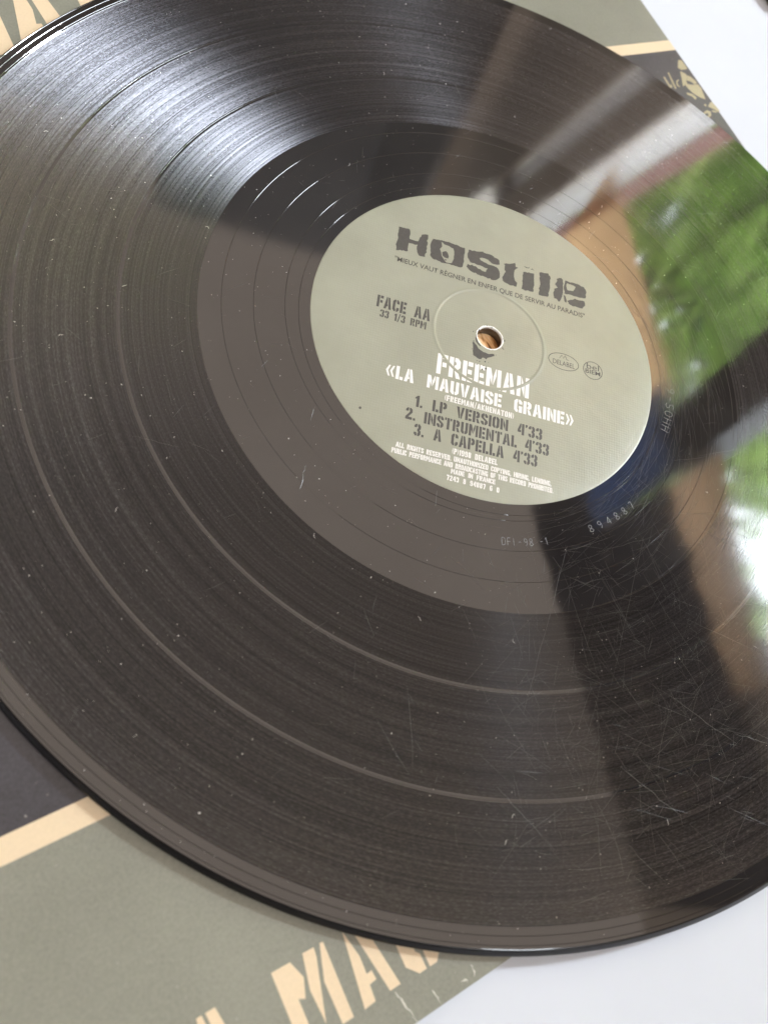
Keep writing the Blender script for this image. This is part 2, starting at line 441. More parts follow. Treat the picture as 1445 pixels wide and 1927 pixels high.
# gold scrawl by the right-hand edge, traced on the card
def traced(name, polys, off, s, m, parent, z, tf):
    b = MB()
    for q in polys: b.poly([tf(off[0] + x * s, off[1] + y * s, z) for x, y in q], z)
    return b.build(name, m, parent)
scr = [[(616, 440), (628, 436), (682, 524), (672, 530)], [(650, 405), (661, 402), (722, 530), (710, 533)],
       [(672, 505), (680, 495), (690, 515), (684, 522)],
       [(735, 305), (762, 308), (806, 368), (800, 378), (762, 384), (732, 366)],
       [(748, 392), (790, 412), (806, 428), (800, 470), (790, 500), (772, 516), (762, 450)],
       [(806, 428), (832, 436), (872, 470), (884, 490), (860, 497), (842, 480), (818, 470), (803, 468)],
       [(800, 472), (806, 492), (836, 500), (860, 500), (890, 496), (918, 530), (950, 616), (905, 600), (850, 566), (815, 532), (790, 502)],
       [(718, 470), (735, 458), (742, 464), (728, 480), (736, 505), (750, 512), (744, 520), (722, 505)],
       [(800, 560), (842, 572), (880, 600), (872, 620), (840, 590), (806, 578)],
       [(985, 640), (1000, 634), (1030, 668), (1062, 706), (1052, 716), (1010, 690), (970, 672)],
       [(930, 722), (962, 700), (990, 712), (996, 742), (968, 770), (958, 755), (976, 738), (962, 722), (940, 735)],
       [(942, 650), (958, 660), (955, 672), (938, 662)], [(1000, 700), (1040, 712), (1038, 722), (1002, 712)]]
traced('gold_scrawl', scr, (1100, 40), 0.23875, M['gold'], sleeve, ZS + 0.012, sl)

# worn creases near the lower corner
def ribbon(mb, pts, w, z, jit=0.0):
    n = len(pts)
    L = []; Rr = []
    for i, p_ in enumerate(pts):
        a = pts[max(0, i - 1)]; b = pts[min(n - 1, i + 1)]
        dx, dy = b[0] - a[0], b[1] - a[1]; l = math.hypot(dx, dy) or 1
        ww = w * (0.25 + 0.75 * math.sin(math.pi * (i + 0.5) / n)) * (1 + random.uniform(-jit, jit))
        L.append((p_[0] - dy / l * ww / 2, p_[1] + dx / l * ww / 2, z)); Rr.append((p_[0] + dy / l * ww / 2, p_[1] - dx / l * ww / 2, z))
    v = L + Rr
    mb.add(v, [(i + 1, i, n + i, n + i + 1) for i in range(n - 1)])
random.seed(5)
for pts in ([(742, 1866), (752, 1878), (764, 1894), (776, 1909), (788, 1928)], [(887, 1815), (890, 1826), (894, 1840)], [(812, 1862), (824, 1877), (830, 1890)],
            [(868, 1848), (876, 1843), (884, 1848)]):
    b = MB(); fine = []
    for i in range(len(pts) - 1):
        for k in range(4):
            t_ = k / 4
            fine.append(sl(pts[i][0] + (pts[i + 1][0] - pts[i][0]) * t_ + random.uniform(-1.5, 1.5), pts[i][1] + (pts[i + 1][1] - pts[i][1]) * t_ + random.uniform(-1, 1)))
    ribbon(b, fine, 0.26, ZS + 0.02, 0.6); b.build('crease', M['crease'], sleeve)

# printed picture showing through the record's centre hole
m, nt, p = mat('printed_picture')
co = objco(nt)
mp = N(nt, 'ShaderNodeMapping'); mp.inputs['Rotation'].default_value = (0, 0, 0.9); mp.inputs['Scale'].default_value = (520, 120, 1)
nt.links.new(co, mp.inputs[0])
f_ = noise(nt, mp.outputs[0], 1.0, 3, 0.55, 0.6)
nt.links.new(ramp(nt, f_, [(0.30, (0.03, 0.012, 0.008)), (0.38, (0.45, 0.20, 0.06)), (0.47, (0.88, 0.52, 0.24)), (0.6, (0.95, 0.72, 0.48))]), p.inputs['Base Color'])
p.inputs['Roughness'].default_value = 0.45
b = MB(); b.poly([(16 * math.cos(a * math.pi / 16), 16 * math.sin(a * math.pi / 16)) for a in range(32)], ZS + 0.012)
b.build('printed_picture', m, sleeve)

# ------------------------------------------------------------------ vinyl record
rec = empty('vinyl_record', (0, 0, ZS))
tag(rec, 'black twelve inch vinyl record with olive paper label lying on a green card sleeve', 'vinyl record')
ZT = ZR - ZS        # record top in the record's own frame (mm above the sleeve)

def lathe(name, prof, m, parent, seg=360, closed=False, smooth=True, zoff=0.0):
    v = []; f = []; n = len(prof)
    for i in range(seg):
        a = 2 * math.pi * i / seg; c, s = math.cos(a), math.sin(a)
        v += [(r * c, r * s, z + zoff) for r, z in prof]
    for i in range(seg):
        j = (i + 1) % seg
        for k in range(n if closed else n - 1):
            k2 = (k + 1) % n
            f.append((i * n + k, j * n + k, j * n + k2, i * n + k2))
    return build(name, v, f, m, parent, smooth)

def split_sharp(o, deg=25):
    o.data.set_sharp_from_angle(angle=math.radians(deg)); return o

# body: rounded rim bead outside, thicker centre below
rim = [(149.75, -0.4), (149.75, 0.0), (149.9, -0.02), (150.05, -0.14), (150.3, -0.42), (150.75, -0.95), (151.05, -1.25), (151.05, -1.4), (150.7, -1.66), (149.6, -1.79), (148, -1.8)]
body = [(148.0, -1.8), (60, -1.8), (52, -ZT + 0.02), (3.65, -ZT + 0.02), (3.65, -0.35), (149.7, -0.35)]
split_sharp(lathe('disc', body, M['smooth'], rec, zoff=ZT), 40)
split_sharp(lathe('rim', rim, M['edge'], rec, zoff=ZT), 60)

def spiral_ring(name, ro, ri, pitch, m, gw=0.11, gd=0.10, hold=0.0, phase=0.0, seg=360):
    """flat ring from radius ro to ri carrying one spiral V groove; hold = radius of the locked groove"""
    stop = max(ri, hold)
    rr = lambda i: max(stop, min(ro, ro - pitch * i / seg))
    turns = int(math.ceil((ro - stop) / pitch)) + 1
    v = []; f = []
    tot = turns * seg
    for i in range(tot + 1):
        a = 2 * math.pi * i / seg + phase; c, s = math.cos(a), math.sin(a)
        o_, n_ = rr(i - seg), rr(i)
        wdt = o_ - n_; g = min(gw, wdt * 0.45); d = gd * g / gw
        for r, z in ((o_, -gd if o_ < ro else -gd * 0.4), (o_ - g, 0), (n_ + g, 0), (n_, -gd)):
            v.append((r * c, r * s, z + ZT))
    for i in range(tot):
        for k in range(3):
            if rr(i - seg) - rr(i) < 1e-6 and rr(i + 1 - seg) - rr(i + 1) < 1e-6: continue
            f.append((i * 4 + k, i * 4 + k + 1, (i + 1) * 4 + k + 1, (i + 1) * 4 + k))
    if hold > ri:
        b0 = len(v)
        for i in range(seg):
            a = 2 * math.pi * i / seg + phase; c, s = math.cos(a), math.sin(a)
            for r, z in ((hold, -gd), (hold - gw, 0), (ri, 0)): v.append((r * c, r * s, z + ZT))
        for i in range(seg):
            j = (i + 1) % seg
            for k in range(2): f.append((b0 + i * 3 + k, b0 + i * 3 + k + 1, b0 + j * 3 + k + 1, b0 + j * 3 + k))
    return build(name, v, f, m, rec)

spiral_ring('lead_in_area', 149.76, 145.5, 1.75, M['smooth'], 0.07, 0.06, phase=2.2)
for k, (ro, ri) in enumerate(((145.5, 121.9), (121.0, 98.35), (97.45, 79.2))):
    prof = [(ro, -0.03), (ro - 0.25, -0.03)] + [(ro - 0.25 - (ro - ri - 0.5) * i / 20, -0.03) for i in range(1, 21)] + [(ri, -0.03)]
    lathe('groove_band', prof, vinyl_groove(k + 1.7), rec, zoff=ZT)
for c_ in (121.45, 97.9):
    prof = [(c_ + 0.45, -0.03), (c_ + 0.20, -0.03), (c_ + 0.15, -0.07), (c_ + 0.10, -0.03), (c_ - 0.45, -0.03)]
    lathe('track_gap', prof, M['smooth'], rec, zoff=ZT, smooth=False)
spiral_ring('run_out_area', 79.2, 50.3, 8.1, M['smooth'], 0.07, 0.055, hold=53.6, phase=math.radians(165 - 235))

# paper label, pressed ring at 16.5 mm, torn white edge at the hole
LZ = ZT + 0.03
lab_prof = [(50.6, -0.10), (50.55, -0.02), (50.2, 0.0), (44, 0.0), (30, 0.0), (17.3, 0.0), (16.95, 0.02), (16.6, 0.085), (16.35, 0.09), (16.1, 0.02), (15.9, -0.03), (15.4, 0.0), (10, 0.0), (3.98, 0.0)]
label = lathe('label', lab_prof, M['label'], rec, seg=256, zoff=LZ)
random.seed(2)
v = []; f = []; n = 72
for i in range(n):
    a = 2 * math.pi * i / n; c, s = math.cos(a), math.sin(a); j = random.uniform(-0.07, 0.10)
    for r, z in ((4.04 + j, LZ + 0.015), (3.82, LZ + 0.04), (3.62, LZ - 0.12), (3.6, LZ - 0.6)): v.append((r * c, r * s, z))
for i in range(n):
    k2 = (i + 1) % n
    for k in range(3): f.append((i * 4 + k, k2 * 4 + k, k2 * 4 + k + 1, i * 4 + k + 1))
build('hole_edge', v, f, M['paper_edge'], label)

PZ = LZ + 0.02      # print lies on the label
lp = lambda x, y, z: px(x, y, ZR)
def rough_poly(pts, step, amp, rnd):
    out = []
    for i in range(len(pts)):
        a, b = pts[i], pts[(i + 1) % len(pts)]
        l = math.hypot(b[0] - a[0], b[1] - a[1]); n_ = max(1, int(l / step))
        for k in range(n_):
            t_ = k / n_
            out.append((a[0] + (b[0] - a[0]) * t_ + rnd.uniform(-amp, amp), a[1] + (b[1] - a[1]) * t_ + rnd.uniform(-amp, amp)))
    return out

def face_with_hole(mb, outer, hole, z):
    """split an outline with a hole into two simple polygons along the line through both"""
    bm = bmesh.new()
    def loop(p_):
        vs_ = [bm.verts.new((x, y, 0)) for x, y in p_]
        return [bm.edges.new((vs_[i], vs_[(i + 1) % len(vs_)])) for i in range(len(vs_))]
    e = loop(outer) + loop(hole)
    r = bmesh.ops.triangle_fill(bm, use_beauty=True, use_dissolve=False, edges=e)
    bm.verts.index_update()
    vs_ = [(v_.co.x, v_.co.y, z) for v_ in bm.verts]
    fs_ = []
    for f_ in bm.faces:
        idx = [v_.index for v_ in f_.verts]
        if f_.normal.z < 0: idx.reverse()
        fs_.append(tuple(idx))
    mb.add(vs_, fs_); bm.free()

rnd = random.Random(11)
def L_(pts, amp=3.2, step=11): return [lp(700 + x * 0.3045, 380 + y * 0.3045, 0) for x, y in rough_poly(pts, step, amp, rnd)]
def logo_letter(polys, holes=()):
    b = MB()
    for q in polys: b.poly(L_(q), PZ)
    for o_, h_ in holes: face_with_hole(b, L_(o_), L_(h_, 1.8), PZ)
    return b.build('logo_letter', M['ink'], label)
logo_letter([[(165, 153), (235, 168), (232, 232), (285, 243), (305, 202), (345, 205), (337, 300), (325, 343), (290, 330), (275, 300), (280, 264), (228, 257), (218, 305), (150, 295), (147, 265), (160, 230)]])
logo_letter([[(436, 312), (458, 306), (472, 325), (468, 350), (450, 347), (438, 330)], [(446, 352), (462, 356), (458, 362), (448, 358)]],
            [([(380, 228), (430, 236), (500, 258), (573, 287), (570, 330), (560, 402), (530, 404), (500, 390), (440, 378), (382, 356), (358, 332), (362, 300), (357, 265), (368, 245)],
              [(430, 247), (447, 264), (478, 274), (500, 290), (508, 312), (503, 350), (490, 380), (458, 374), (440, 352), (430, 332), (425, 312), (420, 292), (432, 276)])])
logo_letter([[(595, 298), (680, 310), (740, 330), (785, 362), (785, 388), (742, 386), (716, 358), (690, 346), (665, 347), (668, 364), (700, 378), (768, 404), (788, 430), (785, 470), (760, 485), (715, 472), (660, 452), (605, 426), (582, 402), (592, 386), (640, 396), (655, 414), (700, 434), (714, 414), (660, 390), (605, 372), (588, 345)]])
logo_letter([[(815, 380), (850, 384), (880, 376), (885, 400), (903, 408), (880, 425), (873, 465), (880, 490), (895, 500), (893, 525), (850, 515), (808, 490), (805, 465), (822, 430)]])
logo_letter([[(932, 430), (1000, 447), (998, 500), (995, 558), (925, 540), (928, 500)], [(938, 398), (958, 406), (972, 406), (966, 413), (948, 409)], [(976, 415), (990, 412), (1000, 424), (992, 420)]])
logo_letter([[(1035, 435), (1085, 445), (1102, 462), (1095, 530), (1085, 588), (1027, 575), (1035, 510)]])
logo_letter([[(1140, 475), (1170, 470), (1178, 482), (1175, 560), (1165, 600), (1155, 620), (1140, 602), (1125, 595), (1120, 560), (1126, 537), (1145, 528), (1130, 510), (1142, 490)],
             [(1183, 575), (1196, 582), (1200, 622), (1186, 618)], [(1206, 610), (1250, 600), (1310, 616), (1313, 640), (1300, 658), (1240, 646), (1212, 632)]],
            [([(1188, 488), (1270, 508), (1310, 530), (1322, 560), (1316, 598), (1270, 590), (1188, 567), (1185, 530)], [(1202, 502), (1230, 513), (1256, 526), (1240, 552), (1206, 546), (1198, 525)])])

def font_obj(name, text, x0, x1, y0, y1, m, parent, z, bold=0.0):
    cu_ = bpy.data.curves.new(name, 'FONT'); cu_.body = text; cu_.size = 1.0; cu_.offset = bold; cu_.resolution_u = 3
    o = bpy.data.objects.new(name, cu_); col.objects.link(o)
    dg = bpy.context.evaluated_depsgraph_get()
    me = bpy.data.meshes.new_from_object(o.evaluated_get(dg))
    col.objects.unlink(o); bpy.data.objects.remove(o); bpy.data.curves.remove(cu_)
    xs = [v_.co.x for v_ in me.vertices]; ys = [v_.co.y for v_ in me.vertices]
    ax, bx, ay, by = min(xs), max(xs), min(ys), max(ys)
    for v_ in me.vertices:
        v_.co = ((x0 + (v_.co.x - ax) / (bx - ax) * (x1 - x0)) * MM, (y0 + (v_.co.y - ay) / (by - ay) * (y1 - y0)) * MM, z * MM)
    me.materials.clear(); me.materials.append(m); me.name = name
    o = bpy.data.objects.new(name, me); col.objects.link(o); o.parent = parent
    return o
font_obj('printed_line', '"MIEUX VAUT R\u00c8GNER EN ENFER QUE DE SERVIR AU PARADIS"', -29.8, 28.9, 16.6, 19.1, M['ink'], label, PZ, 0.012)
def line(text, x0, x1, ytop, ybot, m, **k): return stencil_obj('printed_line', text, x0, x1, ybot, ytop - ybot, m, label, PZ, **k)
K, WI = M['ink'], M['white_ink']
line('FACE AA', -32.9, -17.7, 3.5, -0.5, K, space=7)
line('33 1/3 RPM', -31.6, -18.5, -1.1, -3.6, K, space=7)
line('FREEMAN', -14.3, 12.4, -10.0, -16.6, WI)
line('<LA MAUVAISE GRAINE>', -27.8, 25.9, -17.7, -21.8, WI, space=9)
line('(FREEMAN/AKHENATON)', -11.2, 8.4, -22.5, -24.3, WI, sp=1.8)
line('1. LP VERSION 4\'33', -19.0, 16.8, -25.1, -28.6, K, space=8)
line('2. INSTRUMENTAL 4\'33', -21.1, 18.9, -29.4, -32.9, K, space=7)
line('3. A CAPELLA 4\'33', -18.4, 15.7, -33.6, -37.1, K, space=8)
line('(P)1998 DELABEL', -7.8, 4.6, -37.9, -39.6, WI, space=8, sp=1.6)
line('ALL RIGHTS RESERVED. UNAUTHORIZED COPYING, HIRING, LENDING,', -22.6, 19.9, -40.2, -41.7, WI, space=6)
line('PUBLIC PERFORMANCE AND BROADCASTING OF THIS RECORD PROHIBITED.', -23.5, 20.5, -42.1, -43.6, WI, space=6)
line('MADE IN FRANCE', -7.6, 4.4, -43.9, -45.3, WI, space=8)
line('7243 8 94887 6 0', -8.6, 5.6, -45.9, -47.4, WI, space=9, sp=1.8)

def arc_ring(mb, cx, cy, rx, ry, w, z, n=48):
    v_ = []
    for i in range(n):
        a = 2 * math.pi * i / n
        v_ += [(cx + (rx + w / 2) * math.cos(a), cy + (ry + w / 2) * math.sin(a), z), (cx + (rx - w / 2) * math.cos(a), cy + (ry - w / 2) * math.sin(a), z)]
    mb.add(v_, [(2 * i + 1, 2 * i, 2 * ((i + 1) % n), 2 * ((i + 1) % n) + 1) for i in range(n)])
b = MB(); arc_ring(b, 22.5, -0.9, 4.65, 2.75, 0.2, PZ)
for q in ([(21.2, 0.0), (21.9, 1.3), (22.4, 0.3), (22.9, 1.4), (23.5, 0.1), (24.1, 0.1)],): ribbon(b, q, 0.28, PZ)
b.build('oval_emblem', K, label)
font_obj('printed_line', 'DELABEL', 19.2, 26.0, -2.3, -0.7, K, label, PZ)
b = MB(); arc_ring(b, 31.65, -1.0, 2.95, 2.95, 0.2, PZ); b.build('round_emblem', K, label)
font_obj('printed_line', 'bel', 29.7, 33.6, -0.7, 1.2, K, label, PZ)
font_obj('printed_line', 'BIEM', 29.3, 34.0, -2.3, -0.9, K, label, PZ, 0.01)

# ink splash below the hole
def S_(pts): return [lp(870 + x * 0.0692, 600 + y * 0.0692, 0) for x, y in rough_poly(pts, 40, 7, rnd)]
b = MB()
b.poly(S_([(270, 620), (330, 650), (400, 750), (460, 835), (570, 900), (720, 955), (850, 958), (860, 1010), (760, 1040), (668, 1070), (640, 1112), (600, 1072), (530, 1050), (500, 1100), (440, 1090), (360, 1040), (290, 985), (275, 880), (282, 800)]), PZ)
b.poly(S_([(440, 270), (400, 340), (365, 420), (350, 520), (365, 620), (420, 700), (480, 760), (505, 740), (440, 660), (400, 560), (398, 440), (430, 350), (480, 280)]), PZ)
for cx, cy, r in ((655, 180, 16), (795, 240, 18), (295, 350, 16), (300, 605, 16), (1135, 600, 24), (1085, 800, 20), (1110, 830, 14), (610, 1170, 22), (460, 1165, 16), (390, 1140, 14), (385, 1240, 16), (700, 1190, 10), (900, 990, 12), (530, 1380, 26), (630, 1360, 28), (570, 1280, 14), (255, 815, 12)):
    b.poly([lp(870 + (cx + r * math.cos(a) * rnd.uniform(.7, 1.2)) * 0.0692, 600 + (cy + r * math.sin(a) * rnd.uniform(.7, 1.2)) * 0.0692, 0) for a in [-i * 2 * math.pi / 9 for i in range(9)]], PZ + 0.012)
b.build('ink_splash', K, label)
b = MB(); b.poly([lp(677.5 + 2.6 * math.cos(-i * .7), 767.5 + 2.6 * math.sin(-i * .7), 0) for i in range(9)], PZ); b.build('label_stain', M['ink'], label)

# numbers stamped in the run-out area: thin strokes along the arc, tops towards the centre
ST = {'D': [[(0, 0), (0, 10), (3, 10), (5, 8), (5, 2), (3, 0), (0, 0)]], 'F': [[(0, 0), (0, 10), (5, 10)], [(0, 5), (4, 5)]], 'I': [[(1, 0), (1, 10)]],
      '-': [[(0, 5), (4, 5)]], '1': [[(0, 7.5), (2, 10), (2, 0)]], '4': [[(4, 0), (4, 10), (0, 3), (5.5, 3)]], '7': [[(0, 10), (5, 10), (2, 0)]],
      '8': [[(2.5, 5), (.5, 6.5), (.5, 8.5), (2.5, 10), (4.5, 8.5), (4.5, 6.5), (2.5, 5), (0, 3), (0, 1.5), (2.5, 0), (5, 1.5), (5, 3), (2.5, 5)]],
      '9': [[(4.7, 6), (2.5, 4.6), (.4, 6.2), (.4, 8.5), (2.5, 10), (4.7, 8.5), (4.7, 3), (2.5, 0)]],
      'H': [[(0, 0), (0, 10)], [(5, 0), (5, 10)], [(0, 5), (5, 5)]], 'O': [[(2.5, 0), (.3, 2), (0, 5), (.3, 8), (2.5, 10), (4.7, 8), (5, 5), (4.7, 2), (2.5, 0)]],
      'S': [[(0, 1), (2.5, 0), (5, 2), (4, 4.5), (1, 5.5), (0, 8), (2.5, 10), (5, 9)]], '6': [[(4, 10), (1, 6), (.3, 3), (2.5, 0), (4.7, 2), (4.2, 4.6), (1, 4.4)]], ' ': []}
def polar_of(x, y):
    X, Y = px(x, y, ZR); return math.hypot(X, Y), math.atan2(Y, X)
def etched(text, p0, p1, hgt, wsc=1.0, w=0.16):
    r0, a0 = polar_of(*p0); r1, a1 = polar_of(*p1)
    adv = 0; places = []
    for ch in text: places.append(adv); adv += 7.5
    tot = adv - 2.5
    b_ = MB()
    for ch, o_ in zip(text, places):
        for stroke in ST[ch]:
            pts = []
            for x, y in stroke:
                t_ = (o_ + 2.5 + (x - 2.5) * wsc) / tot
                a = a0 + (a1 - a0) * t_; r = r0 + (r1 - r0) * t_ - y * hgt / 10
                pts.append((r * math.cos(a), r * math.sin(a)))
            for q0, q1 in zip(pts[:-1], pts[1:]):
                ribbon(b_, [q0, ((q0[0] + q1[0]) / 2, (q0[1] + q1[1]) / 2), q1], w, ZT + 0.015 + 0.002 * (len(b_.f) % 3))
    b_.build('stamped_number', M['etch'], rec)
etched('DFI-98 -1', (944, 1025), (1034, 1025), 2.0, 0.9)
etched('894887', (1109, 1003), (1196, 953), 2.0, 0.55)
etched('HHOS-6', (1257, 815), (1268, 733), 2.6, 0.9)

# scratches, dust
def half_tube(mb, pts, w, z):
    n_ = len(pts); prof = [(-1, 0), (-.6, .55), (0, .8), (.6, .55), (1, 0)]
    v_ = []
    for i, p_ in enumerate(pts):
        a = pts[max(0, i - 1)]; c = pts[min(n_ - 1, i + 1)]
        dx, dy = c[0] - a[0], c[1] - a[1]; l = math.hypot(dx, dy) or 1; nx, ny = -dy / l, dx / l
        ww = w / 2 * (0.3 + 0.7 * math.sin(math.pi * (i + .5) / n_))
        v_ += [(p_[0] + nx * o_ * ww, p_[1] + ny * o_ * ww, z + h_ * ww) for o_, h_ in prof]
    mb.add(v_, [(i * 5 + k + 1, i * 5 + k, (i + 1) * 5 + k, (i + 1) * 5 + k + 1) for i in range(n_ - 1) for k in range(4)])
rs = random.Random(7)
sm = MB()
def scratch(x, y, ang, ln, w, curve=0.0):
    pts = []; n_ = 7; a = ang
    for i in range(n_):
        pts.append((x, y)); x += math.cos(a) * ln / (n_ - 1); y += math.sin(a) * ln / (n_ - 1); a += curve / n_ + rs.gauss(0, .03)
    if all(51.5 < math.hypot(*q) < 149 for q in pts): half_tube(sm, pts, w, ZT + 0.004)
for (x0, y0), (x1, y1), w in (((1067, 1028), (985, 1345), .12), ((1210, 1010), (1150, 1290), .07), ((935, 1480), (1020, 1575), .10), ((1165, 1440), (1280, 1535), .12), ((1260, 1310), (1385, 1400), .13),
                               ((1290, 1165), (1445, 1235), .10), ((1060, 1080), (1130, 1290), .07), ((960, 1160), (985, 1240), .08), ((575, 875), (565, 920), .10), ((1230, 1560), (1290, 1640), .08), ((1380, 1380), (1445, 1400), .12),
                               ((1120, 1040), (1230, 1010), .06), ((1180, 1590), (1250, 1660), .08), ((250, 820), (340, 842), .08), ((1290, 980), (1445, 1060), .06)):
    A, B = px(x0, y0, ZR), px(x1, y1, ZR)
    pts = [(A[0] + (B[0] - A[0]) * i / 9 + rs.gauss(0, .12), A[1] + (B[1] - A[1]) * i / 9 + rs.gauss(0, .12)) for i in range(10)]
    half_tube(sm, pts, w * 0.8, ZT + 0.004)
for i in range(950):
    x_, y_ = rs.gauss(1250, 190), rs.gauss(1250, 230)
    X, Y = px(x_, y_, ZR)
    scratch(X, Y, rs.choice((rs.gauss(2.0, .45), rs.gauss(.55, .5), rs.uniform(0, 6.28))), abs(rs.gauss(0, 7)) + 1.2, rs.uniform(.016, .056), rs.gauss(0, .08))
for i in range(260):                                   # hairlines round the label
    a = rs.uniform(-1.3, 0.35); r = rs.uniform(51.8, 76)
    scratch(r * math.cos(a), r * math.sin(a), a + math.pi / 2 + rs.gauss(0.12, .12), rs.uniform(4, 20), rs.uniform(.02, .05), .25)
for i in range(220):
    a = rs.uniform(0, 6.28); r = rs.uniform(55, 147)
    scratch(r * math.cos(a), r * math.sin(a), rs.uniform(0, 6.28), rs.uniform(1, 7), rs.uniform(.03, .06), 0.1)
tag(sm.build('hairline_scratches', M['scratch'], rec), kind='stuff')

dm = MB()
for i in range(2500):
    a = rs.uniform(0, 6.28); r = math.sqrt(rs.uniform(51.5 ** 2, 149 ** 2)); X, Y = r * math.cos(a), r * math.sin(a)
    s = 0.034 * math.exp(rs.gauss(0.2, .45)); n_ = 5; e = rs.uniform(1, 2.6); th = rs.uniform(0, 6.28)
    ring = []
    for k in range(n_):
        q = 2 * math.pi * k / n_; u_, v2 = s * e * math.cos(q) * rs.uniform(.6, 1.3), s * math.sin(q) * rs.uniform(.6, 1.3)
        ring.append((X + u_ * math.cos(th) - v2 * math.sin(th), Y + u_ * math.sin(th) + v2 * math.cos(th), ZT + 0.002))
    dm.add(ring + [(X, Y, ZT + 0.02 + s)], [(k, (k + 1) % n_, n_) for k in range(n_)])
for i in range(26):                                    # lint
    a = rs.uniform(0, 6.28); r = rs.uniform(55, 146); X, Y = r * math.cos(a), r * math.sin(a); th = rs.uniform(0, 6.28); pts = []
    for k in range(6):
        pts.append((X, Y)); X += .28 * math.cos(th); Y += .28 * math.sin(th); th += rs.gauss(0, .7)
    half_tube(dm, pts, .10, ZT + 0.02)
tag(dm.build('dust', M['dust'], rec), kind='stuff')

# dark case that reaches into the top corner of the table
b = MB()
cx, cy = px(1441, 0, 0)
pts = []
for qx, qy, a0_ in ((70, 40, 0), (-40, 40, 90), (-40, -40, 180), (70, -40, 270)):
    for k in range(7):
        a = math.radians(a0_ + k * 15); pts.append((qx + 10 * math.cos(a), qy + 10 * math.sin(a)))
b.slab(pts, 0, 6)
oc = bevel(b.build('black_case', simple('black_plastic', (0.012, 0.011, 0.018), 0.4), loc=(cx + 44.5, cy + 45, 0)), 1.5)
oc.rotation_euler = (0, 0, 0.1)
tag(oc, 'dark corner of a flat black case on the white table beyond the sleeve', 'case')

# ------------------------------------------------------------------ window beside the table (seen in the record's gloss)
A0 = math.radians(12.7); DW = 1100.0
win_rot = A0 - math.pi / 2          # local x runs along the wall, local -y faces the table ... y outwards
def wall_frame(name):
    o = empty(name, (DW * math.cos(A0), DW * math.sin(A0), 0), A0 - math.pi / 2); return o
# in this frame: x = -s (s grows towards the far end), y = outwards, z = up
M['dark_wall'] = simple('darkened_plaster', (0.10, 0.085, 0.075), 0.8, 0.3, 0.08, 4)  # kept dark to hold down what the vinyl reflects
M['wall'] = simple('warm_plaster', (0.80, 0.72, 0.63), 0.8, 0.3, 0.06, 4)
M['dark_frame'] = simple('dark_painted_wood', (0.012, 0.011, 0.012), 0.5)
M['navy'] = simple('navy_cloth', (0.012, 0.018, 0.045), 0.9, 0.1, 0.3, 60)
def cloth(name, c, trans):
    m, nt, p = mat(name)
    d = N(nt, 'ShaderNodeBsdfDiffuse'); d.inputs[0].default_value = (*c, 1)
    tr = N(nt, 'ShaderNodeBsdfTranslucent'); tr.inputs[0].default_value = (*c, 1)
    mxs = N(nt, 'ShaderNodeMixShader'); mxs.inputs[0].default_value = trans
    nt.links.new(d.outputs[0], mxs.inputs[1]); nt.links.new(tr.outputs[0], mxs.inputs[2])
    nt.links.new(mxs.outputs[0], nt.nodes['Material Output'].inputs['Surface'])
    return m
M['blue'] = cloth('blue_cloth', (0.15, 0.21, 0.32), 0.65)
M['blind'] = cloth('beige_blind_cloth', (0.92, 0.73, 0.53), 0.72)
M['blind_dim'] = cloth('beige_blind_cloth_darkened', (0.66, 0.52, 0.39), 0.6)  # same beige cloth, darkened to offset the lamp right behind it
M['voile'] = cloth('white_voile', (0.80, 0.76, 0.74), 0.55)
m, nt, p = mat('window_glass')
tr = N(nt, 'ShaderNodeBsdfTransparent'); gl = N(nt, 'ShaderNodeBsdfGlossy'); gl.inputs['Roughness'].default_value = 0.0
mxs = N(nt, 'ShaderNodeMixShader'); mxs.inputs[0].default_value = 0.05
nt.links.new(tr.outputs[0], mxs.inputs[1]); nt.links.new(gl.outputs[0], mxs.inputs[2]); nt.links.new(mxs.outputs[0], nt.nodes['Material Output'].inputs['Surface'])
M['glass'] = m

FL = -750
wf = wall_frame('wall'); tag(wf, kind='structure')
def slant(s0, z): return -(s0 + 0.45 * (z - 1000)) if z > 100 else -(s0 - 405)
def slant_slab(mb, sa, sb, z0, z1, y0, y1, edge=None):
    zs = [z0] + ([100] if z0 < 100 < z1 else []) + [z1]
    P_ = [(slant(sa, z), z) for z in zs] + [((edge if edge else slant(sb, z)), z) for z in reversed(zs)]
    n_ = len(P_)
    mb.add([(x, y0, z) for x, z in P_] + [(x, y1, z) for x, z in P_], [tuple(range(n_)), tuple(range(2 * n_ - 1, n_ - 1, -1))] + [((i + 1) % n_, i, n_ + i, n_ + (i + 1) % n_) for i in range(n_)])
b = MB(); slant_slab(b, 1660, 0, FL, 3300, 0, 120, -3800); b.build('wall_panel', M['wall'], wf)
b = MB(); slant_slab(b, 1440, 1560, FL, 1850, 0, 60); b.build('wall_panel', M['wall'], wf)
b = MB(); b.box(-100, 0, FL, 2600, 120, 1750); b.build('wall_panel', M['wall'], wf)
b = MB(); b.box(-2000, 65, 1700, -760, 120, 1850); b.build('wall_panel', M['wall'], wf)
b = MB(); b.box(-1200, 0, FL, -100, 119, 480); b.build('wall_panel', M['wall'], wf)  # unseen, added to close the lower opening and cut sky light on the table
win = wall_frame('window'); tag(win, 'tall dark framed window with trees outside reflected in the vinyl', 'window')
b = MB(); b.box(-735, -30, FL + 1, -600, 60, 1215); bevel(b.build('post', M['dark_frame'], win), 4)
for x0, x1 in ((-1990, -735), (-600, -100)):
    b = MB(); b.box(x0 + 2, 52, 484, x1 - 2, 56, 1555); b.build('pane', M['glass'], win)
b = MB(); b.box(-1240, -40, 482, -737, 50, 510); b.build('sill', M['dark_frame'], win)  # sill raised with the added panel below it
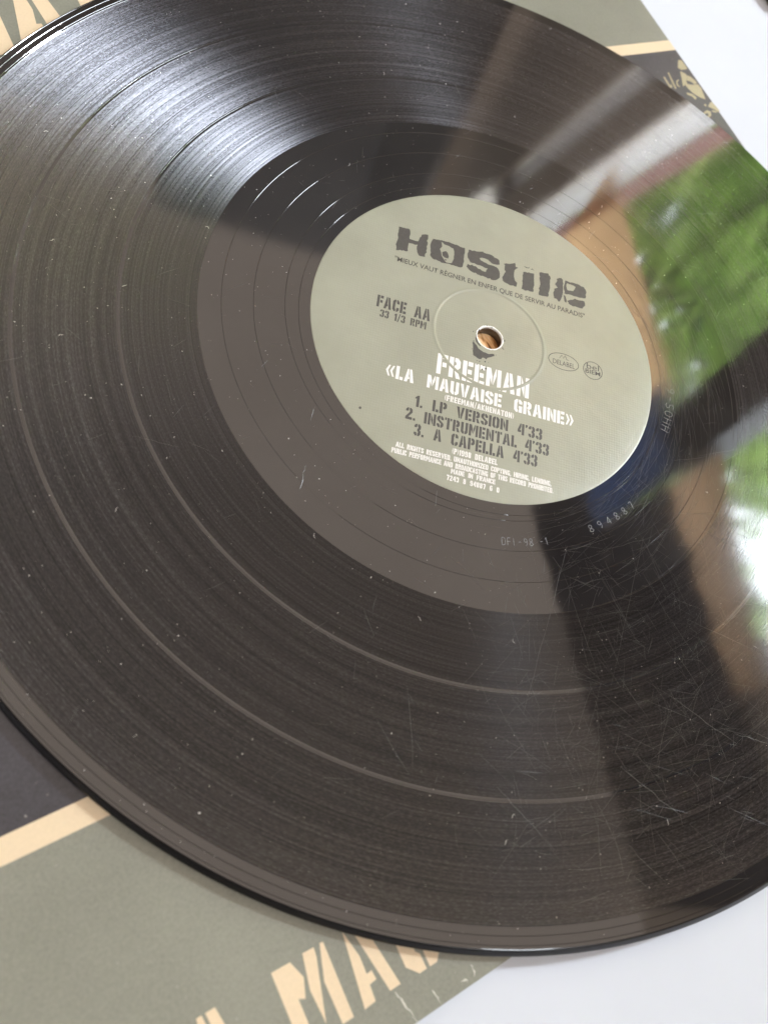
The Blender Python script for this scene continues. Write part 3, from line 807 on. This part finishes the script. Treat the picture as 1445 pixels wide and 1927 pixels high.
b = MB(); b.box(-598, -40, 482, -102, 50, 510); b.build('sill', M['dark_frame'], win)

def blind(lab, x0, x1, z0, z1, m, tilt=0.0, y=12):
    o = wall_frame('roller_blind'); tag(o, lab, 'blind')
    n_ = 30; v_ = []; f_ = []
    for i in range(n_ + 1):
        x = x0 + (x1 - x0) * i / n_
        for zz in (z0 + tilt * i / n_, z1):
            for yy in (y, y + 1.5): v_.append((x, yy + 1.5 * math.sin(i * .8), zz))
    for i in range(n_):
        a = i * 4; c = a + 4
        f_ += [(a, c, c + 2, a + 2), (a + 1, a + 3, c + 3, c + 1), (a, a + 1, c + 1, c), (a + 2, c + 2, c + 3, a + 3)]
    build('fabric', v_, f_, m, o, True)
    return o
blind('beige roller blind over the window half nearest the corner', -1500, -800, 1205, 1695, M['blind'])
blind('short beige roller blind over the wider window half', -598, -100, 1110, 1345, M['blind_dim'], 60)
cv = wall_frame('curtain'); tag(cv, 'dark navy valance curtain above the wide window half', 'curtain')
def folds(x0, x1, z0a, z0b, z1a, z1b, y, amp, m, name):
    n_ = 90; v_ = []; f_ = []
    for i in range(n_ + 1):
        t_ = i / n_; x = x0 + (x1 - x0) * t_
        for yy in (0, 2):
            v_.append((x, y + yy + amp * math.sin(t_ * 40), z0a + (z0b - z0a) * t_)); v_.append((x, y + yy + amp * .5 * math.sin(t_ * 40), z1a + (z1b - z1a) * t_))
    for i in range(n_):
        a = i * 4; c = a + 4
        f_ += [(a, c, c + 1, a + 1), (a + 2, a + 3, c + 3, c + 2)]
    return build(name, v_, f_, m, cv, True)
folds(-590, 300, 1265, 1190, 1560, 1500, -20, 8, M['navy'], 'fabric')
folds(-800, 300, 1555, 1490, 1880, 1680, -30, 8, M['navy'], 'fabric')
folds(-798, -585, 1165, 1175, 1570, 1560, -45, 6, M['blue'], 'blue_trim')
vo = wall_frame('sheer_curtain'); tag(vo, 'narrow white and pink sheer curtain strips and an added backlit strip beside the window corner', 'curtain')
def drape(name, sa, sb, m, y):
    v_ = []; f_ = []
    for i in range(41):
        z = FL + 10 + (1850 - FL - 10) * i / 40
        for k in range(9):
            v_.append((slant(sa + (sb - sa) * k / 8, z), y + 5 * math.sin(k * 1.6), z))
    for i in range(40):
        for k in range(8): a_ = i * 9 + k; f_.append((a_, a_ + 1, a_ + 10, a_ + 9))
    return build(name, v_, f_, m, vo, True)
M['voile_pink'] = cloth('pink_voile', (0.42, 0.24, 0.21), 0.5)
M['voile_dim'] = cloth('slit_voile', (0.34, 0.31, 0.30), 0.35)
drape('fabric', 1345, 1440, M['voile'], 20)
drape('pink_edge', 1285, 1343, M['voile_pink'], 26)
drape('backlit_slit_strip', 1562, 1658, M['voile_dim'], 30)  # added over a slit in the wall, backlit to make the paler reflected stripe

rw = empty('dark_surround_wall', (0, 0, FL)); tag(rw, kind='structure')  # unseen walls added so the grooves reflect darkness at low angles
b = MB(); b.box(-2400, 2400, 0, 480, 2500, 3000); b.build('wall_panel', M['dark_wall'], rw)
b = MB(); b.box(-2500, -2300, 0, -2400, 2500, 3000); b.build('wall_panel', M['dark_wall'], rw)
b = MB(); b.box(-2500, -2400, 0, 1800, -2300, 3000); b.build('wall_panel', M['dark_wall'], rw)
# dark cupboard along the next wall
cb = empty('cupboard', (-60, 1950, FL), 0)
tag(cb, 'tall black cupboard standing across the room from the window', 'cupboard')
M['black'] = simple('black_lacquer', (0.006, 0.006, 0.007), 0.5)
M['dgrey'] = simple('dark_grey_lacquer', (0.035, 0.034, 0.036), 0.5)
b = MB(); b.box(-420, 0, 0, 420, 400, 2850); b.build('carcass', M['black'], cb)
b = MB(); b.box(-415, -22, 40, 235, -1, 2840); bevel(b.build('door', M['dgrey'], cb), 3)

# trees outside
M['bark'] = simple('bark', (0.06, 0.045, 0.035), 0.9, 0.2, 0.4, 12)
def leaf_mat(name, c):
    m = cloth(name, c, 0.6); return m
LEAF = [leaf_mat('leaf_bright', (0.58, 0.76, 0.28)), leaf_mat('leaf_olive', (0.60, 0.72, 0.36)), leaf_mat('leaf_deep', (0.24, 0.36, 0.20))]
def tree(lab, s, dist, base, ht, rad_, n_leaf, leaf, size, seed):
    rt = random.Random(seed)
    o = empty('tree', (DW * math.cos(A0) + dist * math.cos(A0) - s * math.sin(A0), DW * math.sin(A0) + dist * math.sin(A0) + s * math.cos(A0), base))
    tag(o, lab, 'tree')
    tb = MB()
    def limb(p0, p1, r0, r1):
        d = (Vector(p1) - Vector(p0)).normalized(); u_ = d.orthogonal().normalized(); w_ = d.cross(u_)
        vv = []
        for P_, r in ((p0, r0), (p1, r1)):
            for k in range(7):
                a = 2 * math.pi * k / 7; q = Vector(P_) + (u_ * math.cos(a) + w_ * math.sin(a)) * r; vv.append(tuple(q))
        tb.add(vv, [(k, (k + 1) % 7, 7 + (k + 1) % 7, 7 + k) for k in range(7)])
    limb((0, 0, 0), (30, 20, ht * .5), 110, 70)
    cl = []
    for i in range(26):
        a = rt.uniform(0, 6.28); el = rt.uniform(-.5, 1.4); rr = rad_ * rt.uniform(.35, .95)
        c = (rr * math.cos(a) * math.cos(el), rr * math.sin(a) * math.cos(el), ht * .62 + rr * math.sin(el) * .9)
        cl.append((c, rad_ * rt.uniform(.22, .40))); limb((30, 20, ht * .35 + rt.uniform(0, ht * .15)), c, 40, 8)
    tb.build('trunk', M['bark'], o, smooth=True)
    lb = MB()
    for i in range(n_leaf):
        c, r = rt.choice(cl)
        dx = Vector((rt.gauss(0, 1), rt.gauss(0, 1), rt.gauss(0, 1))).normalized() * r * rt.uniform(.3, 1) ** .5
        P_ = Vector(c) + dx
        u_ = Vector((rt.gauss(0, 1), rt.gauss(0, 1), rt.gauss(0, 1))).normalized(); w_ = u_.orthogonal().normalized()
        sz = size * rt.uniform(.6, 1.3)
        lb.add([tuple(P_ - u_ * sz), tuple(P_ + w_ * sz * .45), tuple(P_ + u_ * sz), tuple(P_ - w_ * sz * .45)], [(0, 1, 2, 3)])
    lb.build('crown', leaf, o)
tree('bright green broadleaf tree close outside the window', 2600, 2000, -1500, 5600, 1500, 1700, LEAF[0], 150, 1)
tree('olive green broadleaf tree standing behind the bright one', 4300, 3300, -1500, 7000, 2300, 2300, LEAF[1], 180, 2)
tree('deep green tree furthest from the window', 5000, 5000, -1500, 9500, 2900, 2600, LEAF[2], 220, 3)
tree('pale sparse tree outside the wide window half', 2000, 3600, -700, 7400, 1700, 1500, LEAF[1], 150, 4)

# bright overcast sky outside
m, nt, p = mat('overcast_sky')
em = N(nt, 'ShaderNodeEmission'); em.inputs[0].default_value = (0.86, 0.93, 1.0, 1); em.inputs[1].default_value = SKY
nt.links.new(em.outputs[0], nt.nodes['Material Output'].inputs['Surface'])
sk = wall_frame('sky'); tag(sk, kind='structure')
v_ = []; f_ = []
for i in range(25):
    a = math.radians(-75 + i * 150 / 24)
    for z in (-1500, 9000): v_.append((-1500 + 9000 * math.sin(a), 7500 * math.cos(a) , z))
for i in range(24): f_.append((i * 2, i * 2 + 1, i * 2 + 3, i * 2 + 2))
build('sky_backdrop', v_, f_, m, sk)
